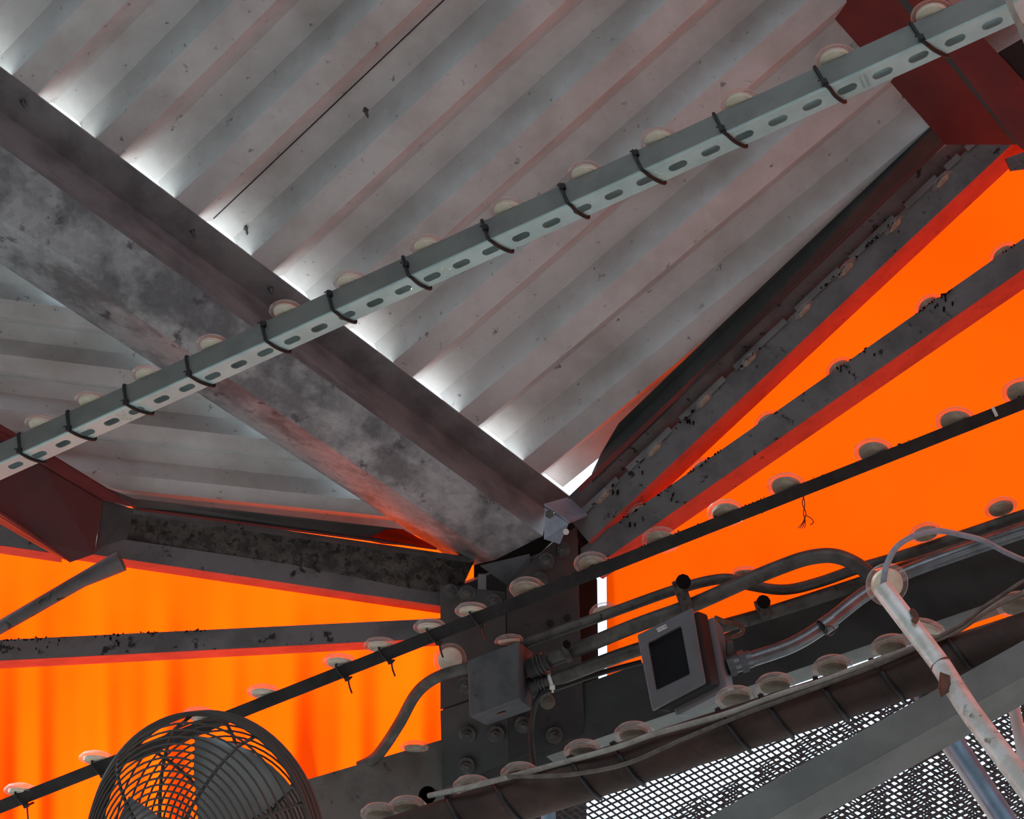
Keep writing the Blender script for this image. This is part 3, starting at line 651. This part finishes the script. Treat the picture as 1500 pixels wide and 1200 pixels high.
def clamp(x, y, d, dx, dy, w, h, label):
    c = P(x, y, d); ax = (R * dx + U * dy).normalized(); ay = F.cross(ax)
    o = thing('pipe_clamp', label, 'clamp', c)
    m = MB(); m.box(c, ax * w, ay * h, F * 0.018); m.build('strap', 'sooty_steel', o, bevel=0.003)
    m = MB(); m.lathe([(0, 0), (w * 1.25, 0), (w * 1.25, 0.012), (0, 0.015)], c + U * h * 0.95 - F * .006, -F, 10); m.build('bolt', 'soot', o)
clamp(1000, 872, 2.785, 1, .35, 0.011, 0.028, 'sooty clamp holding two conduits above the floodlight')
clamp(1117, 894, 2.80, 1, .33, 0.010, 0.018, 'sooty clamp on the lower conduit right of the floodlight')
clamp(830, 956, 2.825, 1, .38, 0.006, 0.018, 'small clamp on the middle conduit near the junction box')
# silver conduit curving up from the floodlight
pipe('conduit', 'shiny silver conduit curving up right from the floodlight', [(1078, 972, 2.62), (1110, 963, 2.63), (1160, 945, 2.64), (1205, 918, 2.66), (1262, 874, 2.69), (1310, 846, 2.71), (1400, 812, 2.70), (1580, 752, 2.60), (2100, 590, 2.38)], 0.0135, 'conduit_silver', k=8)
o = thing('conduit_fitting', 'shiny hex connector where the silver conduit meets the floodlight', 'fitting', P(1075, 974, 2.62))
pa, pb = P(1066, 977, 2.62), P(1098, 966, 2.62); dd = (pb - pa).normalized()
for a, b, r, sg in ((0, .3, 0.019, 6), (.3, .55, 0.016, 16), (.55, .85, 0.020, 6), (.85, 1.1, 0.0155, 16)):
    m = MB(); m.tube([pa.lerp(pb, a), pa.lerp(pb, b)], r, sg); m.build('nut' if sg == 6 else 'collar', 'conduit_silver', o)
o = thing('conduit_ring', 'thin wire ring clip hanging on the silver conduit', 'clip', P(1212, 912, 2.63))
m = MB(); c = P(1212, 914, 2.65); dd = (P(1262, 874, 2.69) - P(1160, 945, 2.64)).normalized()
m.lathe([(0.0138, -0.012), (0.0152, -0.012), (0.0152, 0.012), (0.0138, 0.012)], c, dd, 18); m.build('band', 'conduit_silver', o, smooth=True)
m = MB(); q = P(1216, 921, 2.63); pts = [q + R * 0.008 * math.sin(a) + U * (0.008 * math.cos(a) - 0.004) for a in [k * math.pi / 8 for k in range(16)]]
m.tube(pts, 0.0012, 6, closed=True); m.build('ring', 'bolt_steel', o)
# bent conduit left of the box
pipe('conduit', 'bent grey conduit dropping left from the junction box to the girder', [(697, 977, 2.86), (660, 985, 2.87), (630, 998, 2.88), (607, 1020, 2.90), (585, 1060, 2.92), (560, 1098, 2.95), (545, 1114, 2.96), (525, 1124, 2.96)], 0.0115, 'conduit_grey')
# cables at the box
pipe('power_cable', 'black cable drooping from the lower conduit down the post', [(940, 970, 2.86), (880, 986, 2.86), (822, 1006, 2.83), (792, 1018, 2.82), (781, 1045, 2.83), (778, 1080, 2.84), (782, 1125, 2.82), (784, 1150, 2.7)], 0.0055, 'black_rubber', 'cable', 8)
o = thing('cable_tie', 'white cable tie round the lower conduit beside the junction box', 'cable tie', P(808, 1000, 2.82))
m = MB(); c = P(808, 998, 2.832); dd = (P(930, 955, 2.84) - P(778, 1008, 2.86)).normalized(); m.lathe([(0.0145, -0.003), (0.0158, -0.003), (0.0158, 0.003), (0.0145, 0.003)], c, dd, 20); m.build('strap', 'white_plastic', o, smooth=True)
m = MB(); c = P(809, 1007, 2.805); m.box(c, R * 0.005, U * 0.004, F * 0.003); m.tube([c, c - U * 0.01 + R * .001], 0.002, 6); m.build('head', 'white_plastic', o)
pipe('cable_loop', 'rusty cable loop hanging right of the floodlight', [(1048, 905, 2.78), (1065, 912, 2.76), (1085, 917, 2.76), (1087, 927, 2.76), (1072, 933, 2.76), (1055, 934, 2.77)], 0.0045, 'rust_flat', 'cable', 8)

# floodlight: glazed front frame, black gasket gap, rear housing
fl_ = thing('floodlight', 'grey rectangular floodlight with dark glass front and sticker', 'floodlight', P(1000, 980, 2.65))
fo = [P(933, 930, 2.60), P(1012, 889, 2.60), P(1018, 893, 2.60), P(1036, 997, 2.545), P(1031, 1003, 2.545), P(955, 1041, 2.55)]
gi = [P(950, 943, 2.596), P(998, 918, 2.594), P(1011, 988, 2.562), P(962, 1011, 2.562)]
nf = (fo[3] - fo[0]).cross(fo[5] - fo[0]).normalized()
if nf.dot(CAM - fo[0]) < 0: nf = -nf
gi = [q - nf * (q - fo[0]).dot(nf) for q in gi]; fo = [q - nf * (q - fo[0]).dot(nf) for q in fo]
go = [fo[0], fo[1].lerp(fo[2], .5), fo[3].lerp(fo[4], .5), fo[5]]
m = MB()
def ring(m, a, b, off0, off1):
    k = len(a); vs = [q + nf * off1 for q in a] + [q + nf * off1 for q in b] + [q + nf * off0 for q in b] + [q + nf * off0 for q in a]
    fs = []
    for r_ in range(4):
        for j in range(k): fs.append([r_ * k + j, r_ * k + (j + 1) % k, ((r_ + 1) % 4) * k + (j + 1) % k, ((r_ + 1) % 4) * k + j])
    m.add(vs, fs)
ring(m, go, gi, -0.014, 0.0); m.build('front_frame', 'flood_grey', fl_, bevel=0.003)
m = MB(); m.prism([q - nf * 0.003 for q in gi], -nf * 0.002); m.build('glass', 'flood_glass', fl_)
cen = sum(gi, Vector()) / 4
m = MB(); gb = [cen + (q - cen) * 0.75 - nf * 0.07 for q in gi]; g2 = [q - nf * 0.012 for q in gi]
k = 4; m.add(g2 + gb, [[4, 5, 6, 7]] + [[j, (j + 1) % 4, 4 + (j + 1) % 4, 4 + j] for j in range(4)]); m.build('reflector', 'flood_inner', fl_)
m = MB(); m.tube([gb[1].lerp(gb[2], .25) + nf * .02, gb[0].lerp(gb[3], .6) + nf * .02], 0.006, 10); m.build('bulb', 'flood_glass', fl_)
sh = R * 0.022 - U * 0.001
def shr(pts, k, off, extra=Vector()): return [cen + (q - cen) * k - nf * off + extra for q in pts]
m = MB(); m.loft(shr(go, 0.985, 0.0145, sh * .35), shr(go, 0.97, 0.036, sh * 1.1)); m.build('gasket', 'black_rubber', fl_, bevel=0.004)
m = MB(); m.loft(shr(go, 0.99, 0.037, sh * 1.5 - U * .004), shr(go, 0.90, 0.085, sh * 2.2 - U * .006)); m.build('housing', 'flood_grey', fl_, bevel=0.005)
m = MB(); q = shr(go, 1.0, 0.06, sh * 1.6); c = q[1].lerp(q[2], .45) + R * .012; m.box(c, R * 0.006, U * 0.013, F * 0.006); m.build('latch', 'bolt_steel', fl_, bevel=0.002)
x_ = (go[1] - go[0]).normalized(); y_ = nf.cross(x_)
if y_.dot(U) < 0: y_ = -y_
stc = P(970, 921, 2.595); stc = stc - nf * (stc - fo[0]).dot(nf) + nf * 0.0012
m = MB(); m.box(stc, x_ * 0.0088, y_ * 0.0036, nf * 0.0003); sk = m.build('sticker', 'sticker', fl_)
cu = bpy.data.curves.new('sticker_text', 'FONT'); cu.body = 'Y201-28'; cu.size = 0.0046; cu.align_x = 'CENTER'; cu.align_y = 'CENTER'
tmp = bpy.data.objects.new('tmp', cu); COL.objects.link(tmp); dg = bpy.context.evaluated_depsgraph_get(); dg.update()
me = bpy.data.meshes.new_from_object(tmp.evaluated_get(dg)); bpy.data.objects.remove(tmp); me.materials.clear(); me.materials.append(M['ink'])
o = bpy.data.objects.new('sticker_text', me); COL.objects.link(o); o.parent = sk
mtx = Matrix((x_, y_, nf)).transposed().to_4x4(); mtx.translation = stc + nf * 0.0006 - world_loc(sk); o.matrix_local = mtx

# ------------------------------------------------------------------ rusty pipe with ties, lamps and cables
L_pp = Line((300, 1318, 2.28), ext((470, 1264, 2.26), (1580, 908, 2.12), 0.7))
tp, vp, np_ = frame(L_pp.p0, L_pp.p1)
m = MB(); m.tube([L_pp.p0.lerp(L_pp.p1, k / 12) for k in range(13)], 0.0335, 28); tag(m.build('rusty_pipe', 'rusty_pipe', None, smooth=True), 'thick rusty brown pipe running along the bottom right', 'pipe')
for i, x in enumerate((679, 748, 858, 921, 1075, 1138, 1218, 1300, 1406)):
    c = L_pp.at(x); o = thing('cable_tie', f'black cable tie round the rusty pipe, {ORD[i]} from the left', 'cable tie', c, 'cable ties on the rusty pipe')
    ring_ = []
    for k in range(28):
        a = 2 * math.pi * k / 28; ring_.append(c + (vp * math.cos(a) + np_ * math.sin(a)) * 0.0352 + tp * (-0.012 * math.cos(a)))
    m = MB(); m.tube(ring_, 0.0034, 7, closed=True); m.build('strap', 'black_plastic', o, smooth=True)
    m = MB(); q = c + (vp * 0.92 + np_ * .35) * 0.037 - tp * 0.012; m.box(q, tp * 0.004, vp * 0.003, np_ * 0.004); m.build('head', 'black_plastic', o, bevel=0.0008)
plamps = [(556, 1191), (597, 1181), (692, 1151), (762, 1132), (855, 1099), (929, 1073), (1078, 1021), (1136, 1002), (1220, 976), (1306, 946), (1492, 884)]
for i, (x, y) in enumerate(plamps):
    lamp(P(x, y + 8, L_pp.d(x) + 0.034), (0.0, 0.74, 0.62), f'clear cap light behind the rusty pipe, {ORD[i]} from the left', 'cap lights on the rusty pipe', 1.05, dusty=True)
pipe('cable', 'pale grey cable lying along the rusty pipe', [(628, 1166, 2.24), (700, 1150, 2.20), (800, 1124, 2.20), (900, 1096, 2.17), (960, 1075, 2.165), (1060, 1047, 2.15), (1140, 1018, 2.14), (1200, 999, 2.135), (1300, 962, 2.13), (1345, 946, 2.13), (1400, 925, 2.13), (1450, 892, 2.14), (1500, 868, 2.14), (1560, 838, 2.14), (1800, 770, 2.1), (2100, 690, 2.0)], 0.0042, 'cable_pale', 'cable', 8)
pipe('cable', 'thin brown cable sagging below the pale cable on the rusty pipe', [(740, 1138, 2.2), (800, 1137, 2.17), (850, 1133, 2.165), (920, 1118, 2.155), (1000, 1083, 2.15), (1080, 1050, 2.14), (1140, 1028, 2.135), (1200, 1006, 2.13), (1300, 968, 2.12), (1400, 920, 2.12), (1450, 884, 2.13), (1560, 822, 2.13), (1800, 750, 2.1), (2100, 670, 2.0)], 0.0032, 'cable_brown', 'cable', 8)
m = MB(); c = P(626, 1165, 2.33); q = P(640, 1172, 2.40); m.tube([c, q], 0.014, 18, cap=False); m.tube([q, q + (q - c) * .02], 0.014, 18); m.tube([c, q], 0.0125, 18, cap=False)
tag(m.build('pipe_stub', 'dark_bar', None, smooth=True), 'short open black pipe stub at the left end of the pale cable', 'pipe')

# individually placed lamps
lamp(P(660, 968, 2.90), (-0.2, 0.10, 0.95), 'large round cap light facing the post above the bent conduit', None, 1.15)
lamp(P(746, 944, 2.86), (-0.1, 0.9, 0.25), 'flat cap light lying on top of the junction box', None)
lamp(P(607, 1100, 2.98), (0.0, 0.85, 0.4), 'dull cap light behind the left girder beside the bent conduit', None, 1.0, dusty=True)
lamp(P(884, 899, 2.90), (-0.2, 0.8, 0.5), 'cap light on the top conduit beside the bright corner slit', None, 0.95)
lamp(P(1092, 845, 2.86), (0.0, 0.9, 0.4), 'dusty cap light behind the crossing of two conduits', None, 0.95, dusty=True)
lamp(P(1357, 786, 2.72), (-0.1, 0.75, 0.6), 'sooty cap light behind the blue grey loose cable', None, 1.05, dusty=True)
lamp(P(1468, 749, 2.70), (-0.1, 0.75, 0.6), 'cap light behind the top conduit at the right edge', None, 1.05, dusty=True)
lamp(P(1302, 858, 2.10), (-0.1, 0.16, 0.95), 'large cap light seen from behind at the top of the silver tube', None, 1.08)
lamp(P(1358, 925, 2.22), (0.35, 0.85, 0.2), 'yellowed cap light lying beside the silver tube', None, 0.9)
lamp(P(1160, 1158, 2.05), (-0.3, 0.6, 0.7), 'clear cap light behind the green grey beam', None, 1.0)

# ------------------------------------------------------------------ lower right: beam, silver tube, loose cable, posts, mesh screen
gb_, L_gb, frgb = rail('angle_beam', 'green grey angle beam crossing the bottom right corner', (900, 1326, 2.01), (1740, 856, 2.01), 0.040, 0.032, 0.05, 'beam_green', tilt=-0.004)
tube_pts = [P(1292, 862, 2.03), P(1335, 918, 1.99), P(1376, 972, 1.95), P(1400, 1010, 1.90), P(1425, 1048, 1.83), P(1470, 1108, 1.76), P(1560, 1228, 1.64), P(1760, 1490, 1.45)]
stb = thing('silver_tube', 'peeling silver metal tube with a cable in its open top', 'tube', tube_pts[3])
m = MB(); sp_ = smooth_path(tube_pts, 6); m.tube(sp_, 0.0135, 20, cap=False); m.tube(sp_, 0.0122, 20, cap=False); m.build('tube', 'peeling_silver', stb, smooth=True)
m = MB(); dd = (tube_pts[2] - tube_pts[0]).normalized(); m.lathe([(0.0134, 0), (0.0146, 0.001), (0.0146, 0.004), (0.0134, 0.005)], tube_pts[2], dd, 20); m.build('crack_joint', 'rust_flat', stb)
m = MB(); m.prism([P(1378, 985, 1.91), P(1392, 990, 1.90), P(1393, 1012, 1.885), P(1379, 1022, 1.885), P(1375, 1010, 1.89)], F * 0.004); rbk = m.build('rusty_tab', 'rust_flat', stb)
m = MB(); m.tube(smooth_path([P(1336, 895, 1.99), P(1342, 905, 1.975), P(1338, 912, 1.975)]), 0.004, 8); m.build('fastener', 'rust_flat', stb)
pipe('cable', 'blue grey flat cable looping out of the silver tube', [(1296, 872, 2.04), (1294, 856, 2.03), (1299, 828, 2.04), (1315, 800, 2.06), (1345, 783, 2.08), (1375, 778, 2.10), (1405, 783, 2.12), (1440, 792, 2.13), (1475, 810, 2.14), (1510, 824, 2.15), (1560, 832, 2.15), (1700, 810, 2.12), (1900, 740, 2.1)], 0.0042, 'cable_blue', 'cable', 8)
pipe('blue_post', 'blue grey tube post standing behind the green grey beam', [(1340, 1000, 2.20), (1400, 1090, 2.12), (1500, 1240, 2.0), (1640, 1450, 1.85)], 0.014, 'blue_tube', 'tube', 16)
pipe('white_rod', 'slim bright white edge along the left of the blue grey tube', [(1372, 1078, 2.20), (1420, 1150, 2.14), (1480, 1240, 2.06), (1620, 1450, 1.9)], 0.0045, 'white_paint', 'tube', 10)  # white rod drawing the white left edge of the blue tube
pipe('white_rod', 'white post at the lower right edge', [(1480, 1010, 2.25), (1492, 1070, 2.2), (1515, 1190, 2.12), (1560, 1450, 1.95)], 0.009, 'white_paint', 'tube', 12)
pipe('door_frame_post', 'dark tube post at the lower right edge behind the white post', [(1505, 1000, 2.27), (1520, 1080, 2.22), (1540, 1210, 2.15), (1590, 1450, 2.0)], 0.016, 'dark_bar', 'tube', 12)
pipe('blue_post', 'blue tube end showing under the left end of the rusty pipe', [(800, 1150, 2.45), (806, 1240, 2.45)], 0.012, 'blue_tube', 'tube', 14)
# woven wire screen: two layers
def screen(label, plane, x0, x1, y0, y1, slope_a, step_a, slope_b, step_b, r, clip=lambda x, y: True):
    o = thing('mesh_screen', label, 'mesh', plane.p((x0 + x1) / 2, (y0 + y1) / 2))
    for nm, slope, step, ph in (('cross_wires', slope_a, step_a, 0), ('long_wires', slope_b, step_b, 1)):
        m = MB()
        span = (y1 - y0) + abs(slope) * (x1 - x0) if abs(slope) < 1.2 else None
        if span:
            ystart = y0 - (abs(slope) * (x1 - x0) if slope > 0 else 0)
            yy = ystart
            while yy < ystart + span + abs(slope) * (x1 - x0):
                pts = []
                n = 70
                for k in range(n + 1):
                    x = x0 + (x1 - x0) * k / n; y = yy + slope * (x - x0)
                    if y0 - 12 < y < y1 + 8 and y > L_pp.y(x) - 4 and clip(x, y): pts.append(plane.p(x, y, 0.0018 * (1 if (k + int(yy)) % 2 else -1)))
                if len(pts) > 2: m.tube(pts, r, 4, cap=False)
                yy += step
        else:
            xs = x0 - (y1 - y0) / slope if slope > 0 else x0
            xx = xs
            while xx < x1 + abs((y1 - y0) / slope):
                pts = []; n = 26
                for k in range(n + 1):
                    y = y0 + (y1 - y0) * k / n; x = xx + (y - y0) / slope
                    if x0 - 5 < x < x1 + 5 and y > L_pp.y(x) - 4 and clip(x, y): pts.append(plane.p(x, y, 0.0018 * (1 if (k + int(xx)) % 2 else -1)))
                if len(pts) > 2: m.tube(pts, r, 4, cap=False)
                xx += step
        m.build(nm, 'mesh_wire', o, kind='stuff')
    return o
screen('woven wire mesh screen under the rusty pipe, sky showing through', Plane((800, 1200, 2.7), (1500, 1000, 2.5), (1500, 1200, 2.45)), 800, 1900, 860, 1420, -0.45, 9.5, 0.75, 10.5, 0.0019)
screen('second woven wire mesh layer behind the green grey beam', Plane((800, 1200, 2.95), (1500, 1000, 2.75), (1500, 1200, 2.65)), 830, 1900, 860, 1420, 0.42, 9.5, -0.62, 10.0, 0.0018, lambda x, y: y > L_gb.y(x) - 88)

# ------------------------------------------------------------------ fan
FANROT = -24
FC = P(297, 1252, 1.75); fax = (-F * 0.86 - R * 0.42 + U * 0.10).normalized()
fan = thing('cage_fan', 'dark wire cage fan at the bottom left', 'fan', FC)
fu = (U - U.dot(fax) * fax).normalized(); fv = fax.cross(fu)
RF = 0.160; DEP = 0.075
def circ(r, z, n=56): return [FC + fax * z + (fu * math.cos(2 * math.pi * k / n) + fv * math.sin(2 * math.pi * k / n)) * r for k in range(n)]
def dome(r): return DEP * math.sqrt(max(0, 1 - (r / RF) ** 2.6))
for sgn, nm in ((1, 'front_grille'), (-1, 'rear_grille')):
    m = MB(); k = 0
    for i in range(1, 19):
        r = RF * (0.14 + 0.86 * i / 19); m.tube(circ(r, sgn * dome(r)), 0.0014, 5, closed=True)
    for a in range(10 if sgn > 0 else 8):
        an = 2 * math.pi * (a + (0.3 if sgn > 0 else 0)) / (10 if sgn > 0 else 8)
        dv = fu * math.cos(an) + fv * math.sin(an)
        m.tube([FC + fax * sgn * (dome(RF * q / 12) - 0.002) + dv * RF * q / 12 for q in range(1, 13)], 0.0022, 5)
    m.build(nm, 'fan_wire', fan, smooth=True)
m = MB()
for z in (-0.010, -0.004, 0.004, 0.010): m.tube(circ(RF + 0.002, z, 72), 0.0032, 7, closed=True)
m.build('rim', 'fan_wire', fan, smooth=True)
m = MB(); m.lathe([(0, DEP + .004), (0.024, DEP + .004), (0.026, DEP - .002), (0, DEP - .006)], FC, fax, 24); m.build('badge', 'fan_wire', fan)
m = MB(); m.lathe([(0, -0.07), (0.03, -0.07), (0.034, -0.01), (0.022, 0.012), (0, 0.016)], FC, fax, 24); m.build('hub', 'fan_wire', fan, smooth=True)
for b_ in range(3):
    a0 = math.radians(FANROT + 120 * b_); vs = []; fs = []
    for j in range(7):
        r = 0.028 + (RF * 0.86 - 0.028) * j / 6; hw = math.radians(16 + 12 * math.sin(math.pi * min(1, j / 5) * .6))
        for i in range(5):
            u = -1 + i / 2; a = a0 + hw * u; vs.append(FC + (fu * math.cos(a) + fv * math.sin(a)) * r + fax * (0.018 * u))
    for j in range(6):
        for i in range(4): k = j * 5 + i; fs.append([k, k + 1, k + 6, k + 5])
    m = MB(); m.add(vs, fs); bo = m.build('blade', 'fan_blade', fan, smooth=True); so = bo.modifiers.new('thick', 'SOLIDIFY'); so.thickness = 0.0015

# ------------------------------------------------------------------ soot clumps on rail edges
def clumps(parent, L, vdir, off, x0, x1, n, size=0.004):
    m = MB()
    for q in range(n):
        xc = random.uniform(x0, x1); drip = random.random() < 0.45
        for k in range(random.randint(4, 9)):
            x = xc + random.gauss(0, 7); dv = random.uniform(-0.003, 0.0015) - (random.uniform(0, 0.026) if drip and k % 2 else 0)
            c = L.at(xc + (x - xc) * (0.35 if dv < -0.004 else 1)) + vdir * (off + dv); s_ = size * random.uniform(0.25, 0.7); st_ = 2.2 if dv < -0.004 else 1.0
            vs = []
            for i in range(6):
                a = i * math.pi / 3; vs.append(c + R * (math.cos(a) * s_ * random.uniform(.5, 1.2)) + U * (math.sin(a) * s_ * st_ * random.uniform(.5, 1.2)))
            m.add(vs + [c - F * s_ * .5, c + F * s_], [[i, (i + 1) % 6, 6] for i in range(6)] + [[(i + 1) % 6, i, 7] for i in range(6)])
    m.build('soot_clumps', 'soot', parent, kind='stuff')
clumps(rail2, L_r2, fr2[1], 0.046, 900, 1500, 14, 0.005)
clumps(rail3, L_r3, fr3[1], 0.040, 0, 300, 16)
clumps(er, L_eave, v_, 0.048, 880, 1400, 10, 0.005)
clumps(bar, L_bar, vb, 0.0105, 780, 1500, 18, 0.003)

# clear strap and white tag at the right end of the strut
o = thing('plastic_strap', 'clear plastic strap with white tag at the right end of the strut', 'strap', P(1490, 25, 1.86))
m = MB(); m.tube(smooth_path([P(1468, -40, 1.86), P(1480, 8, 1.86), P(1494, 38, 1.86), P(1512, 80, 1.87)]), 0.0042, 8); m.build('strap', 'cable_pale', o, smooth=True)
m = MB(); m.prism([P(1488, 4, 1.88), P(1504, -6, 1.88), P(1516, 30, 1.88), P(1498, 34, 1.88)], F * 0.002); m.build('tag', 'white_plastic', o)
